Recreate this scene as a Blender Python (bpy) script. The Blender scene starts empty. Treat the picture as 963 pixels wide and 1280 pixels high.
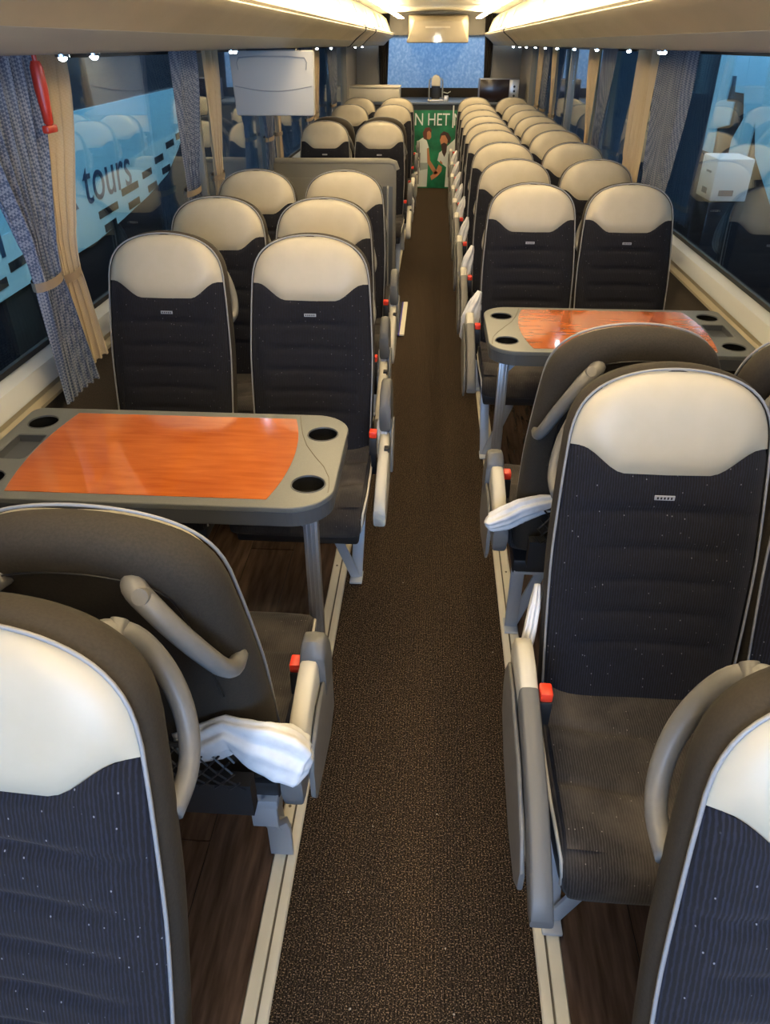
import bpy, bmesh, math, random
from math import sin, cos, pi, radians
from mathutils import Vector, Matrix
random.seed(4)
S = bpy.context.scene
C = bpy.context.collection
# ------------------------------------------------------------------ camera
F_PX, CX, CY, EYE = 900.0, 481.5, 640.0, 1.62
v = Vector(((549 - CX) / F_PX, (55 - CY) / F_PX, 1.0)).normalized()
u = Vector((0, -v.z, v.y)).normalized()
xa = v.cross(u)
R = Matrix((xa, v, u)).transposed()
cam = bpy.data.cameras.new('camera'); camo = bpy.data.objects.new('camera', cam); C.objects.link(camo)
cam.sensor_fit = 'HORIZONTAL'; cam.sensor_width = 36; cam.lens = F_PX / 963 * 36; cam.clip_start = 0.02
M = Matrix((R[0], -R[1], -R[2])).transposed().to_4x4(); M.translation = (0, 0, EYE)
camo.matrix_world = M
S.camera = camo
S.view_settings.view_transform = 'Standard'; S.view_settings.look = 'None'
S.view_settings.exposure = -0.22; S.view_settings.gamma = 1.0; S.view_settings.use_curve_mapping = False
# ------------------------------------------------------------------ world and large lights
W = bpy.data.worlds.new('world'); S.world = W; W.use_nodes = True
W.node_tree.nodes['Background'].inputs[0].default_value = (0.30, 0.48, 0.78, 1)
W.node_tree.nodes['Background'].inputs[1].default_value = 0.06

def area(name, loc, rot, sx, sy, e, col):
    l = bpy.data.lights.new(name, 'AREA'); l.shape = 'RECTANGLE'; l.size = sx; l.size_y = sy; l.energy = e; l.color = col
    o = bpy.data.objects.new(name, l); C.objects.link(o); o.location = loc; o.rotation_euler = rot
    o['kind'] = 'structure'
    return o
# daylight through the windscreen and front door, behind the camera
area('windscreen_daylight', (0, -2.2, 1.55), (radians(82), 0, 0), 2.2, 1.3, 185, (0.36, 0.60, 1.0))
# unseen fills added outside to light the neighbouring flanks and the tail wall
area('outside_fill', (-1.25, 5.0, 2.5), (0, radians(38), 0), 0.5, 12, 190, (0.75, 0.88, 1.0))
area('outside_fill', (1.25, 5.0, 2.5), (0, radians(-38), 0), 0.5, 12, 190, (0.75, 0.88, 1.0))
area('outside_fill', (0, 13.2, 3.2), (radians(-50), 0, 0), 4, 0.8, 150, (0.6, 0.8, 1.0))

# ------------------------------------------------------------------ materials
MATS = {}
def mat(name, col, rough=0.5, metal=0.0, emit=None, estr=0, coat=0, spec=None):
    m = bpy.data.materials.new(name); m.use_nodes = True
    b = m.node_tree.nodes['Principled BSDF']
    b.inputs['Base Color'].default_value = (*col, 1); b.inputs['Roughness'].default_value = rough
    b.inputs['Metallic'].default_value = metal
    if coat: b.inputs['Coat Weight'].default_value = coat; b.inputs['Coat Roughness'].default_value = 0.04; b.inputs['Coat IOR'].default_value = 2.1
    if spec is not None: b.inputs['Specular IOR Level'].default_value = spec
    if emit: b.inputs['Emission Color'].default_value = (*emit, 1); b.inputs['Emission Strength'].default_value = estr
    MATS[name] = m
    return m
def nd(m, t, **kw):
    n = m.node_tree.nodes.new(t)
    for k, val in kw.items():
        if k in n.inputs: n.inputs[k].default_value = val
        else: setattr(n, k, val)
    return n
def ln(m, a, b): m.node_tree.links.new(a, b)
def coords(m, scale=(1, 1, 1), kind='Object'):
    t = nd(m, 'ShaderNodeTexCoord'); mp = nd(m, 'ShaderNodeMapping'); mp.inputs['Scale'].default_value = scale
    ln(m, t.outputs[kind], mp.inputs[0]); return mp.outputs[0]
def ramp(m, fac, stops):
    r = nd(m, 'ShaderNodeValToRGB'); el = r.color_ramp.elements
    while len(el) < len(stops): el.new(0.5)
    for e, (p, c) in zip(el, stops): e.position = p; e.color = (*c, 1) if len(c) == 3 else c
    ln(m, fac, r.inputs[0]); return r.outputs[0]
def mixc(m, fac, a, b, bt='MIX'):
    x = nd(m, 'ShaderNodeMix', data_type='RGBA', blend_type=bt)
    for s, val in ((x.inputs[0], fac), (x.inputs[6], a), (x.inputs[7], b)):
        if hasattr(val, 'links') or hasattr(val, 'is_linked'): ln(m, val, s)
        elif isinstance(val, tuple): s.default_value = (*val, 1)
        else: s.default_value = val
    return x.outputs[2]
def bump(m, h, strength, dist=0.002):
    b = nd(m, 'ShaderNodeBump'); b.inputs['Strength'].default_value = strength; b.inputs['Distance'].default_value = dist
    ln(m, h, b.inputs['Height']); ln(m, b.outputs[0], P(m).inputs['Normal'])
def P(m): return m.node_tree.nodes['Principled BSDF']

def fabric(name, base, rib, fleck, rough=0.95, fleckn=70, thr=0.035):
    m = mat(name, base, rough, spec=0.25)
    w = nd(m, 'ShaderNodeTexWave', wave_type='BANDS', bands_direction='X'); w.inputs['Scale'].default_value = 62
    w.inputs['Distortion'].default_value = 2.2; w.inputs['Detail'].default_value = 3; w.inputs['Detail Scale'].default_value = 5
    ln(m, coords(m, (1, .3, .3)), w.inputs[0])
    c = ramp(m, w.outputs[1], [(0.45, base), (0.95, rib)])
    vo = nd(m, 'ShaderNodeTexVoronoi'); vo.inputs['Scale'].default_value = fleckn
    ln(m, coords(m, (1, .8, .7)), vo.inputs[0])
    f = ramp(m, vo.outputs['Distance'], [(thr * 2.2, (1, 1, 1)), (thr * 4.2, (0, 0, 0))])
    vc = nd(m, 'ShaderNodeSeparateColor'); ln(m, vo.outputs['Color'], vc.inputs[0])
    sel = ramp(m, vc.outputs[0], [(0.40, (0, 0, 0)), (0.44, (1, 1, 1))])
    ff = mixc(m, 1.0, f, sel, 'MULTIPLY')
    c2 = mixc(m, ff, c, fleck)
    ln(m, c2, P(m).inputs['Base Color']); bump(m, w.outputs[1], 0.2, 0.001)
    P(m).inputs['Sheen Weight'].default_value = 0.08; P(m).inputs['Sheen Roughness'].default_value = 0.5
    return m
fabric('seat_fabric', (0.007, 0.0066, 0.009), (0.0145, 0.016, 0.028), (0.20, 0.20, 0.22), fleckn=85, thr=.026)
fabric('cushion_fabric', (0.022, 0.019, 0.019), (0.048, 0.043, 0.044), (0.22, 0.2, 0.2), fleckn=85, thr=.026)
def noisy(name, c1, c2, scale, rough, lo=0.35, hi=0.65, bstr=0.1, detail=4, sc=(1, 1, 1), **k):
    m = mat(name, c1, rough, **k)
    n = nd(m, 'ShaderNodeTexNoise'); n.inputs['Scale'].default_value = scale; n.inputs['Detail'].default_value = detail
    ln(m, coords(m, sc), n.inputs[0])
    ln(m, ramp(m, n.outputs[0], [(lo, c1), (hi, c2)]), P(m).inputs['Base Color'])
    if bstr: bump(m, n.outputs[0], bstr, 0.001)
    return m
noisy('shell_fabric', (0.019, 0.0145, 0.0105), (0.028, 0.0215, 0.0155), 260, 0.9, bstr=0.25)
noisy('leather', (0.425, 0.375, 0.285), (0.44, 0.39, 0.30), 30, 0.45, bstr=0.0)
mat('piping', (0.23, 0.23, 0.24), 0.45)
mat('cushion_piping', (0.55, 0.52, 0.47), 0.5)
noisy('grey_plastic', (0.145, 0.14, 0.135), (0.16, 0.155, 0.15), 60, 0.42, bstr=0)
mat('light_plastic', (0.50, 0.48, 0.43), 0.4)
mat('dark_plastic', (0.018, 0.018, 0.02), 0.45)
mat('arm_pad', (0.11, 0.11, 0.112), 0.5)
mat('bracket_metal', (0.42, 0.45, 0.50), 0.42, metal=0.25)
mat('buckle_red', (0.85, 0.05, 0.02), 0.35)
mat('silver_tag', (0.55, 0.56, 0.6), 0.35, metal=0.4)
noisy('bag_plastic', (0.58, 0.58, 0.60), (0.72, 0.72, 0.74), 26, 0.45, bstr=0.5)
noisy('table_grey', (0.115, 0.122, 0.122), (0.128, 0.135, 0.134), 300, 0.36, bstr=0.05)
mat('table_skirt', (0.065, 0.07, 0.08), 0.4)
mat('cup_black', (0.008, 0.008, 0.008), 0.15)
mat('chrome', (0.6, 0.6, 0.6), 0.2, metal=1)
mat('alu_leg', (0.48, 0.48, 0.49), 0.3, metal=0.85)
m = MATS['cushion_fabric']; lnk = P(m).inputs['Base Color'].links[0]; src = lnk.from_socket
n = nd(m, 'ShaderNodeTexNoise'); n.inputs['Scale'].default_value = 9; n.inputs['Detail'].default_value = 7; ln(m, coords(m), n.inputs[0])
ln(m, mixc(m, ramp(m, n.outputs[0], [(0.45, (0, 0, 0)), (0.75, (.55, .55, .55))]), src, (0.12, 0.105, 0.095)), P(m).inputs['Base Color'])
# orange veneer
m = mat('orange_veneer', (0.6, 0.15, 0.02), 0.12, coat=0.9)
n = nd(m, 'ShaderNodeTexNoise'); n.inputs['Scale'].default_value = 7; n.inputs['Detail'].default_value = 6; n.inputs['Distortion'].default_value = 0.6
ln(m, coords(m, (1.2, 9, 1)), n.inputs[0])
n2 = nd(m, 'ShaderNodeTexNoise'); n2.inputs['Scale'].default_value = 3; ln(m, coords(m, (1.3, 2, 1)), n2.inputs[0])
c = mixc(m, 0.5, ramp(m, n.outputs[0], [(0.3, (0.36, 0.075, 0.012)), (0.7, (0.58, 0.165, 0.03))]), ramp(m, n2.outputs[0], [(0.35, (0.40, 0.085, 0.012)), (0.65, (0.60, 0.17, 0.03))]))
ln(m, c, P(m).inputs['Base Color'])
# carpet of the aisle
m = mat('aisle_carpet', (0.03, 0.02, 0.015), 0.97, spec=0.1)
w = nd(m, 'ShaderNodeTexWave', wave_type='BANDS', bands_direction='X'); w.inputs['Scale'].default_value = 40; w.inputs['Distortion'].default_value = .6
w.inputs['Detail'].default_value = 2; w.inputs['Detail Scale'].default_value = 4; ln(m, coords(m, (1, .15, 1)), w.inputs[0])
n = nd(m, 'ShaderNodeTexNoise'); n.inputs['Scale'].default_value = 330; n.inputs['Detail'].default_value = 2; ln(m, coords(m), n.inputs[0])
c = mixc(m, 0.30, ramp(m, n.outputs[0], [(0.44, (0.009, 0.006, 0.004)), (0.56, (0.036, 0.024, 0.016)), (0.68, (0.38, 0.27, 0.175))]), ramp(m, w.outputs[1], [(0.2, (0.010, 0.007, 0.004)), (0.9, (0.062, 0.043, 0.028))]))
vo = nd(m, 'ShaderNodeTexVoronoi'); vo.inputs['Scale'].default_value = 14; ln(m, coords(m), vo.inputs[0])
ff = ramp(m, vo.outputs['Distance'], [(0.022, (1, 1, 1)), (0.035, (0, 0, 0))])
ln(m, mixc(m, ff, c, (0.4, 0.36, 0.3)), P(m).inputs['Base Color']); bump(m, mixc(m, 0.5, n.outputs[0], w.outputs[1]), 0.8, 0.003)
noisy('vinyl_plank', (0.036, 0.022, 0.016), (0.115, 0.075, 0.055), 5, 0.13, lo=.3, hi=.72, sc=(9, 1, 1), detail=8, bstr=0.03)
noisy('floor_base', (0.02, 0.013, 0.01), (0.03, 0.02, 0.015), 5, 0.5, bstr=0)
noisy('rail_alu', (0.56, 0.52, 0.42), (0.66, 0.62, 0.52), 12, 0.38, sc=(1, .2, 1), bstr=0.05)
mat('slot_dark', (0.10, 0.085, 0.06), 0.6)
noisy('wall_carpet', (0.040, 0.032, 0.026), (0.065, 0.052, 0.042), 200, 0.95, bstr=0.4)
mat('sill_white', (0.55, 0.57, 0.58), 0.35)
mat('sill_tan', (0.33, 0.29, 0.21), 0.5)
mat('rubber', (0.015, 0.016, 0.018), 0.5)
mat('pillar', (0.22, 0.24, 0.27), 0.35)
noisy('rack_beige', (0.36, 0.32, 0.25), (0.42, 0.375, 0.295), 2.5, 0.55, bstr=0)
mat('rack_grey', (0.27, 0.285, 0.31), 0.5)
mat('rack_white', (0.88, 0.85, 0.74), 0.35)
mat('ceiling_white', (0.90, 0.87, 0.78), 0.6)
mat('strip_light', (1, 1, 1), 0.5, emit=(1.0, 0.77, 0.44), estr=25)
mat('reading_led', (1, 1, 1), 0.5, emit=(0.75, 0.88, 1.0), estr=110)
mat('rear_wall', (0.30, 0.29, 0.27), 0.7)
mat('partition_grey', (0.17, 0.165, 0.15), 0.5)
mat('counter_top', (0.10, 0.13, 0.19), 0.3)
mat('counter_side', (0.02, 0.022, 0.025), 0.5)
mat('cream_plastic', (0.62, 0.57, 0.47), 0.45)
mat('monitor_grey', (0.42, 0.43, 0.44), 0.5)
mat('navy_mat', (0.010, 0.010, 0.028), 0.8)
mat('mat_blue', (0.04, 0.03, 0.35), 0.6)
mat('mat_white', (0.75, 0.72, 0.62), 0.6)
mat('black', (0.01, 0.01, 0.012), 0.4)
mat('silver', (0.55, 0.55, 0.55), 0.3, metal=0.6)
mat('oven_black', (0.02, 0.012, 0.012), 0.2)
mat('oven_side', (0.20, 0.22, 0.32), 0.4)
mat('red_plastic', (0.45, 0.03, 0.015), 0.35)
noisy('poster_green', (0.004, 0.10, 0.035), (0.015, 0.26, 0.10), 5, 0.4, bstr=0)
mat('poster_white', (0.85, 0.88, 0.86), 0.5)
mat('shirt_white', (0.80, 0.85, 0.83), 0.5)
mat('shirt_shade', (0.40, 0.46, 0.46), 0.5)
mat('skin_print', (0.55, 0.23, 0.10), 0.5)
mat('hair_print', (0.16, 0.04, 0.02), 0.5)
mat('beard_print', (0.06, 0.025, 0.015), 0.5)
mat('green_print', (0.02, 0.30, 0.12), 0.5)
noisy('neighbour_blue', (0.20, 0.52, 0.74), (0.23, 0.56, 0.78), 1.5, 0.35, bstr=0)
mat('neighbour_dark', (0.018, 0.02, 0.028), 0.18)
mat('neighbour_navy', (0.01, 0.05, 0.13), 0.4)
mat('box_white', (0.75, 0.78, 0.82), 0.5)
noisy('depot_grey', (0.05, 0.06, 0.07), (0.08, 0.09, 0.10), 2, 0.8, bstr=0)
noisy('backdrop_blue', (0.20, 0.34, 0.55), (0.30, 0.46, 0.68), 3, 0.7, bstr=0)
mat('asphalt', (0.03, 0.03, 0.032), 0.9)
mat('sticker_green', (0.02, 0.22, 0.06), 0.5)
mat('sticker_yellow', (0.8, 0.42, 0.02), 0.5)
# curtains
def cloth(name, a, b, sc):
    m = mat(name, a, 0.9, spec=0.2)
    ch = nd(m, 'ShaderNodeTexChecker'); ch.inputs['Scale'].default_value = sc
    mp = coords(m, (1, 1, 1)); rot = nd(m, 'ShaderNodeMapping'); rot.inputs['Rotation'].default_value = (radians(45), 0, 0)
    ln(m, mp, rot.inputs[0]); ln(m, rot.outputs[0], ch.inputs[0]); ch.inputs[1].default_value = (*a, 1); ch.inputs[2].default_value = (*b, 1)
    ln(m, ch.outputs[0], P(m).inputs['Base Color']); return m
cloth('curtain_blue', (0.075, 0.095, 0.145), (0.22, 0.24, 0.29), 150)
cloth('curtain_cream', (0.50, 0.40, 0.27), (0.53, 0.43, 0.30), 200)
mat('tieback', (0.22, 0.17, 0.12), 0.7)
# glass of the side windows (dark tinted double pane)
m = bpy.data.materials.new('tinted_glass'); m.use_nodes = True; MATS['tinted_glass'] = m
nt = m.node_tree; nt.nodes.remove(nt.nodes['Principled BSDF']); out = nt.nodes['Material Output']
tr = nd(m, 'ShaderNodeBsdfTransparent'); tr.inputs[0].default_value = (0.86, 0.93, 0.95, 1)
gl = nd(m, 'ShaderNodeBsdfGlossy'); gl.inputs['Roughness'].default_value = 0.0; gl.inputs[0].default_value = (0.9, 0.95, 1, 1)
lw = nd(m, 'ShaderNodeLayerWeight'); lw.inputs[0].default_value = 0.5
pw_ = nd(m, 'ShaderNodeMath', operation='POWER'); ln(m, lw.outputs['Facing'], pw_.inputs[0]); pw_.inputs[1].default_value = 3.2
fr = nd(m, 'ShaderNodeMath', operation='MULTIPLY_ADD'); ln(m, pw_.outputs[0], fr.inputs[0]); fr.inputs[1].default_value = 0.75; fr.inputs[2].default_value = 0.045
mx = nd(m, 'ShaderNodeMixShader'); ln(m, fr.outputs[0], mx.inputs[0]); ln(m, tr.outputs[0], mx.inputs[1]); ln(m, gl.outputs[0], mx.inputs[2]); ln(m, mx.outputs[0], out.inputs[0])
# rain-streaked rear pane
m = bpy.data.materials.new('misted_glass'); m.use_nodes = True; MATS['misted_glass'] = m
nt = m.node_tree; pb = nt.nodes['Principled BSDF']; out = nt.nodes['Material Output']
pb.inputs['Roughness'].default_value = 0.3
n = nd(m, 'ShaderNodeTexNoise'); n.inputs['Scale'].default_value = 26; n.inputs['Detail'].default_value = 9; n.inputs['Distortion'].default_value = .4
ln(m, coords(m, (1.2, 1, 1)), n.inputs[0])
cc = ramp(m, n.outputs[0], [(0.35, (0.40, 0.56, 0.76)), (0.5, (0.48, 0.64, 0.82)), (0.68, (0.72, 0.82, 0.93))])
ln(m, cc, pb.inputs['Base Color'])
tl = nd(m, 'ShaderNodeBsdfTranslucent'); ln(m, cc, tl.inputs[0])
tr = nd(m, 'ShaderNodeBsdfTransparent'); tr.inputs[0].default_value = (0.7, 0.8, 0.9, 1)
mx = nd(m, 'ShaderNodeMixShader'); mx.inputs[0].default_value = 0.75; ln(m, pb.outputs[0], mx.inputs[1]); ln(m, tl.outputs[0], mx.inputs[2])
mx2 = nd(m, 'ShaderNodeMixShader'); mx2.inputs[0].default_value = 0.25; ln(m, mx.outputs[0], mx2.inputs[1]); ln(m, tr.outputs[0], mx2.inputs[2])
ln(m, mx2.outputs[0], out.inputs[0])

# ------------------------------------------------------------------ mesh helpers
class MB:
    def __init__(s): s.v = []; s.f = []
    def add(s, vs, fs):
        o = len(s.v); s.v += [tuple(p) for p in vs]; s.f += [tuple(i + o for i in f) for f in fs]; return s
    def box(s, x0, x1, y0, y1, z0, z1):
        return s.add([(x, y, z) for x in (x0, x1) for y in (y0, y1) for z in (z0, z1)],
                     [(0, 1, 3, 2), (4, 6, 7, 5), (0, 4, 5, 1), (2, 3, 7, 6), (0, 2, 6, 4), (1, 5, 7, 3)])
    def loft(s, rings, close=True, cap=True):
        n = len(rings[0]); vs = [p for r in rings for p in r]; fs = []
        for i in range(len(rings) - 1):
            for j in range(n if close else n - 1):
                k = (j + 1) % n
                fs.append((i * n + j, i * n + k, (i + 1) * n + k, (i + 1) * n + j))
        if cap and close: fs.append(tuple(range(n))[::-1]); fs.append(tuple((len(rings) - 1) * n + j for j in range(n)))
        return s.add(vs, fs)
    def tube(s, pts, r, n=8):
        pts = [Vector(p) for p in pts]; rings = []
        rr = r if isinstance(r, (list, tuple)) else [r] * len(pts)
        nrm = None
        for i, p in enumerate(pts):
            t = (pts[min(i + 1, len(pts) - 1)] - pts[max(i - 1, 0)]).normalized()
            if nrm is None: nrm = t.cross(Vector((0, 0, 1)) if abs(t.z) < 0.9 else Vector((1, 0, 0))).normalized()
            nrm = (nrm - t * nrm.dot(t)).normalized(); b = t.cross(nrm)
            rings.append([p + (nrm * cos(a) + b * sin(a)) * rr[i] for a in [2 * pi * k / n for k in range(n)]])
        return s.loft(rings)
    def bar(s, p0, p1, w, t, up=(0, 1, 0)):
        p0, p1 = Vector(p0), Vector(p1); d = (p1 - p0).normalized(); a = d.cross(Vector(up)).normalized(); b = d.cross(a)
        rings = [[p + a * (i * w / 2) + b * (j * t / 2) for i, j in ((-1, -1), (1, -1), (1, 1), (-1, 1))] for p in (p0, p1)]
        return s.loft(rings)
    def prism(s, poly, axis, a0, a1):
        def mk(p, a): return {'x': (a, p[0], p[1]), 'y': (p[0], a, p[1]), 'z': (p[0], p[1], a)}[axis]
        return s.loft([[mk(p, a0) for p in poly], [mk(p, a1) for p in poly]])
    def cyl(s, c, r, h, n=24, axis='z', r2=None):
        r2 = r if r2 is None else r2
        def pt(a, rad, k):
            q = {'z': (cos(a) * rad, sin(a) * rad, k), 'y': (cos(a) * rad, k, sin(a) * rad), 'x': (k, cos(a) * rad, sin(a) * rad)}[axis]
            return (c[0] + q[0], c[1] + q[1], c[2] + q[2])
        return s.loft([[pt(2 * pi * i / n, rr, k) for i in range(n)] for rr, k in ((r, 0), (r2, h))])
    def grid(s, fn, nu, nv):
        vs = [fn(i / nu, j / nv) for j in range(nv + 1) for i in range(nu + 1)]
        return s.add(vs, [(j * (nu + 1) + i, j * (nu + 1) + i + 1, (j + 1) * (nu + 1) + i + 1, (j + 1) * (nu + 1) + i) for j in range(nv) for i in range(nu)])
    def mesh(s, name, m, smooth=True, bevel=0, ang=40, seg=2):
        me = bpy.data.meshes.new(name); me.from_pydata(s.v, [], s.f)
        bm = bmesh.new(); bm.from_mesh(me)
        bmesh.ops.remove_doubles(bm, verts=bm.verts, dist=1e-6)
        bmesh.ops.recalc_face_normals(bm, faces=bm.faces)
        if bevel:
            ed = [e for e in bm.edges if len(e.link_faces) == 2 and e.calc_face_angle(0) > radians(35)]
            bmesh.ops.bevel(bm, geom=ed, offset=bevel, segments=seg, profile=0.5, affect='EDGES', clamp_overlap=True)
        bm.to_mesh(me); bm.free()
        me.materials.append(MATS[m])
        for p in me.polygons: p.use_smooth = smooth
        if smooth and ang < 180: me.set_sharp_from_angle(angle=radians(ang))
        return me
    def build(s, name, m, parent=None, **k):
        return link(name, s.mesh(name, m, **k), parent)
def link(name, me, parent=None, loc=None):
    o = bpy.data.objects.new(name, me); C.objects.link(o)
    if parent: o.parent = parent
    if loc: o.location = loc
    return o
def empty(name, loc=(0, 0, 0), rz=0):
    o = bpy.data.objects.new(name, None); C.objects.link(o); o.location = loc; o.rotation_euler = (0, 0, rz); o.empty_display_size = .05; return o
def tag(o, label, cat, group=None, kind=None):
    o['label'] = label; o['category'] = cat
    if group: o['group'] = group
    if kind: o['kind'] = kind
    return o
def struct(o, label=None):
    o['kind'] = 'structure'
    if label: o['label'] = label
    return o
def curve2d(name, loops, th, m, bevel=0.0, parent=None, z=0, smooth=False):
    """filled outline with holes, thickness th, lying in XY at height z (top face at z)"""
    cu = bpy.data.curves.new(name, 'CURVE'); cu.dimensions = '2D'; cu.fill_mode = 'BOTH'; cu.extrude = th / 2 - bevel; cu.bevel_depth = bevel; cu.bevel_resolution = 2
    cu.offset = -bevel
    for lp in loops:
        sp = cu.splines.new('POLY'); sp.points.add(len(lp) - 1)
        for q, p in zip(sp.points, lp): q.co = (p[0], p[1], 0, 1)
        sp.use_cyclic_u = True
    return curve_to_mesh(name, cu, m, parent, (0, 0, z - th / 2))
def curve_to_mesh(name, cu, m, parent, off=(0, 0, 0), rot=None, scale=None):
    tmp = bpy.data.objects.new('tmp', cu); C.objects.link(tmp)
    bpy.context.view_layer.update()
    me = bpy.data.meshes.new_from_object(tmp.evaluated_get(bpy.context.evaluated_depsgraph_get()))
    bpy.data.objects.remove(tmp)
    if rot: me.transform(rot)
    me.transform(Matrix.Translation(off)); me.name = name
    me.materials.clear(); me.materials.append(MATS[m])
    for p in me.polygons: p.use_smooth = False
    return link(name, me, parent)
def text(name, body, size, m, parent, off, rot, th=0.002, align='LEFT', shear=0, space=1.0):
    cu = bpy.data.curves.new(name, 'FONT'); cu.body = body; cu.size = size; cu.extrude = th; cu.align_x = align; cu.shear = shear; cu.space_character = space
    return curve_to_mesh(name, cu, m, parent, off, rot)
ORD = ['first', 'second', 'third', 'fourth', 'fifth', 'sixth', 'seventh', 'eighth', 'ninth', 'tenth']

# ------------------------------------------------------------------ shell of the coach
Y0, Y1 = -1.7, 11.6
AX = 0.270                      # edge of the aisle carpet
fl = struct(MB().grid(lambda a, b: (-AX + 2 * AX * a, Y0 + (Y1 - Y0) * b, 0.0), 1, 1).build('floor', 'aisle_carpet', smooth=False), 'brown speckled ribbed aisle carpet')
for sgn in (-1, 1):
    f2 = struct(MB().box(sgn * 0.325, sgn * 1.14, Y0, Y1, -0.03, -0.006).build('floor', 'floor_base', smooth=False), 'dark floor under the seats')
    # planks of the vinyl floor
    pw = 0.163
    meshes = [MB().box(-pw / 2 + .0012, pw / 2 - .0012, -.598, .598, -0.0058, 0.0).mesh('plank', 'vinyl_plank', smooth=False) for _ in range(1)]
    for i in range(5):
        for j in range(11):
            y = Y0 + 0.3 + j * 1.2 + (0.6 if i % 2 else 0) * 1.0
            if y > Y1 - .3: continue
            link('plank', meshes[0], f2, (sgn * (0.325 + pw * (i + .5)), y, 0))
    # seat rail: two lips and a slot
    rl = struct(MB().prism([(sgn * .270, 0), (sgn * .270, .006), (sgn * .273, .010), (sgn * .291, .010), (sgn * .291, .004), (sgn * .297, .004), (sgn * .297, .010), (sgn * .322, .010), (sgn * .325, .006), (sgn * .325, 0)], 'y', Y0, Y1).build('trim_1', 'rail_alu', smooth=False), 'cream metal seat rail beside the aisle carpet')
    MB().box(sgn * .2915, sgn * .2965, Y0, Y1, .0042, .0052).build('rail_slot', 'slot_dark', rl, smooth=False)
    rc = MB().cyl((0, 0, 0.0101), .004, .0012, 8).mesh('rail_screw', 'slot_dark')
    for j in range(24): link('rail_screw', rc, rl, (sgn * .309, Y0 + .3 + j * .5, 0))
# wall below the windows
for sgn, nm in ((-1, 'left'), (1, 'right')):
    struct(MB().box(sgn * 1.125, sgn * 1.20, Y0, Y1, -0.01, .75).build('wall_' + nm, 'wall_carpet', smooth=False), 'brown carpeted side wall below the windows')
    t = struct(MB().prism([(sgn * 1.19, .852), (sgn * 1.145, .848), (sgn * 1.12, .838), (sgn * 1.105, .795), (sgn * 1.105, .785), (sgn * 1.19, .785)], 'y', Y0, Y1).build('trim_2', 'sill_white', ang=30), 'pale window sill')
    struct(MB().prism([(sgn * 1.19, .7845), (sgn * 1.108, .7845), (sgn * 1.112, .765), (sgn * 1.10, .75), (sgn * 1.10, .74), (sgn * 1.19, .74)], 'y', Y0, Y1).build('trim_3', 'sill_tan', ang=30), 'tan ledge under the window sill')
    struct(MB().box(sgn * 1.19, sgn * 1.15, Y0, Y1, 1.595, 1.66).build('trim_4', 'rubber', smooth=False), 'dark rubber head of the window band')
    PIL = {-1: [2.2, 3.85, 5.45, 7.2, 8.9], 1: [2.2, 4.25, 5.85, 7.35, 8.9]}[sgn]
    edges = [Y0] + PIL + [10.35]
    for i in range(len(edges) - 1):
        a, b = edges[i] + .025, edges[i + 1] - .025
        w = struct(MB().box(sgn * 1.160, sgn * 1.166, a, b, .852, 1.597).build('window_%d' % (i + 1 + (10 if sgn > 0 else 0)), 'tinted_glass', smooth=False), 'tinted side window pane')
        fr = MB(); fr.box(sgn * 1.156, sgn * 1.170, a, b, .8525, .868); fr.box(sgn * 1.156, sgn * 1.17, a, b, 1.583, 1.5945)
        fr.build('window_gasket', 'rubber', w, smooth=False)
    for p in PIL:
        struct(MB().box(sgn * 1.13, sgn * 1.185, p - .024, p + .024, .853, 1.594).build('wall_pillar', 'pillar', smooth=True, bevel=.006), 'grey pillar between two side windows')
    # panelled tail of the side wall
    struct(MB().box(sgn * 1.12, sgn * 1.18, 10.3, Y1, .853, 1.66).build('wall_tail', 'rear_wall', smooth=False), 'beige wall panel at the tail')
# rear wall with window
rw = struct(MB().box(-1.18, -.735, Y1, Y1 + .06, 0, 2.0).box(.69, 1.18, Y1, Y1 + .06, 0, 2.0).box(-.735, .69, Y1, Y1 + .06, 0, 1.03).box(-.735, .69, Y1, Y1 + .06, 1.72, 2.0).build('wall_rear', 'rear_wall', smooth=False), 'beige rear wall around the tail window')
struct(MB().box(-.735, .69, Y1 - .02, Y1 + .02, 1.0, 1.11).build('trim_5', 'shell_fabric', smooth=False), 'brown strip under the tail window')
struct(MB().box(-.735, .69, Y1 + .02, Y1 + .03, 1.11, 1.72).build('window_9', 'misted_glass', smooth=False), 'misted blue tail window')
# ceiling
cl = struct(MB().grid(lambda a, b: (-.78 + 1.56 * a, Y0 + (Y1 - Y0) * b, 1.955 + .03 * sin(pi * a)), 8, 1).build('ceiling', 'ceiling_white'), 'white coach ceiling')
struct(MB().box(-1.2, 1.2, Y0 - .05, Y0, 0, .9).build('wall_front', 'wall_carpet', smooth=False), 'dashboard bulkhead')
# ceiling strip lights (lit)
for sgn, nm in ((-1, 'left'), (1, 'right')):
    for k in range(7):
        y = Y0 + .3 + k * 1.85
        t = tag(MB().box(sgn * .50 - .035, sgn * .50 + .035, y, y + 1.6, 1.895, 1.905).build('ceiling_light', 'strip_light', smooth=False),
                'warm white ceiling light strip above the %s rack, %s from the front' % (nm, ORD[k]), 'light', 'ceiling light strips')
# rear ceiling housing
h = tag(MB().loft([[(-.40, 10.45, 1.63), (.36, 10.45, 1.63), (.27, 10.45, 1.86), (-.31, 10.45, 1.86)], [(-.42, 11.55, 1.66), (.38, 11.55, 1.66), (.38, 11.55, 1.95), (-.42, 11.55, 1.95)]]).build('ceiling_housing', 'rack_beige', bevel=.02),
        'beige ceiling housing above the tail window with a small lit spot', 'housing')
h.name = 'ceiling_housing'
MB().box(-.17, .13, 10.44, 10.452, 1.78, 1.80).build('recessed_handle', 'cream_plastic', h, bevel=.003)
MB().cyl((-.02, 10.447, 1.665), .02, -.012, 16, axis='y').build('spot_lamp', 'reading_led', h)

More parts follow.
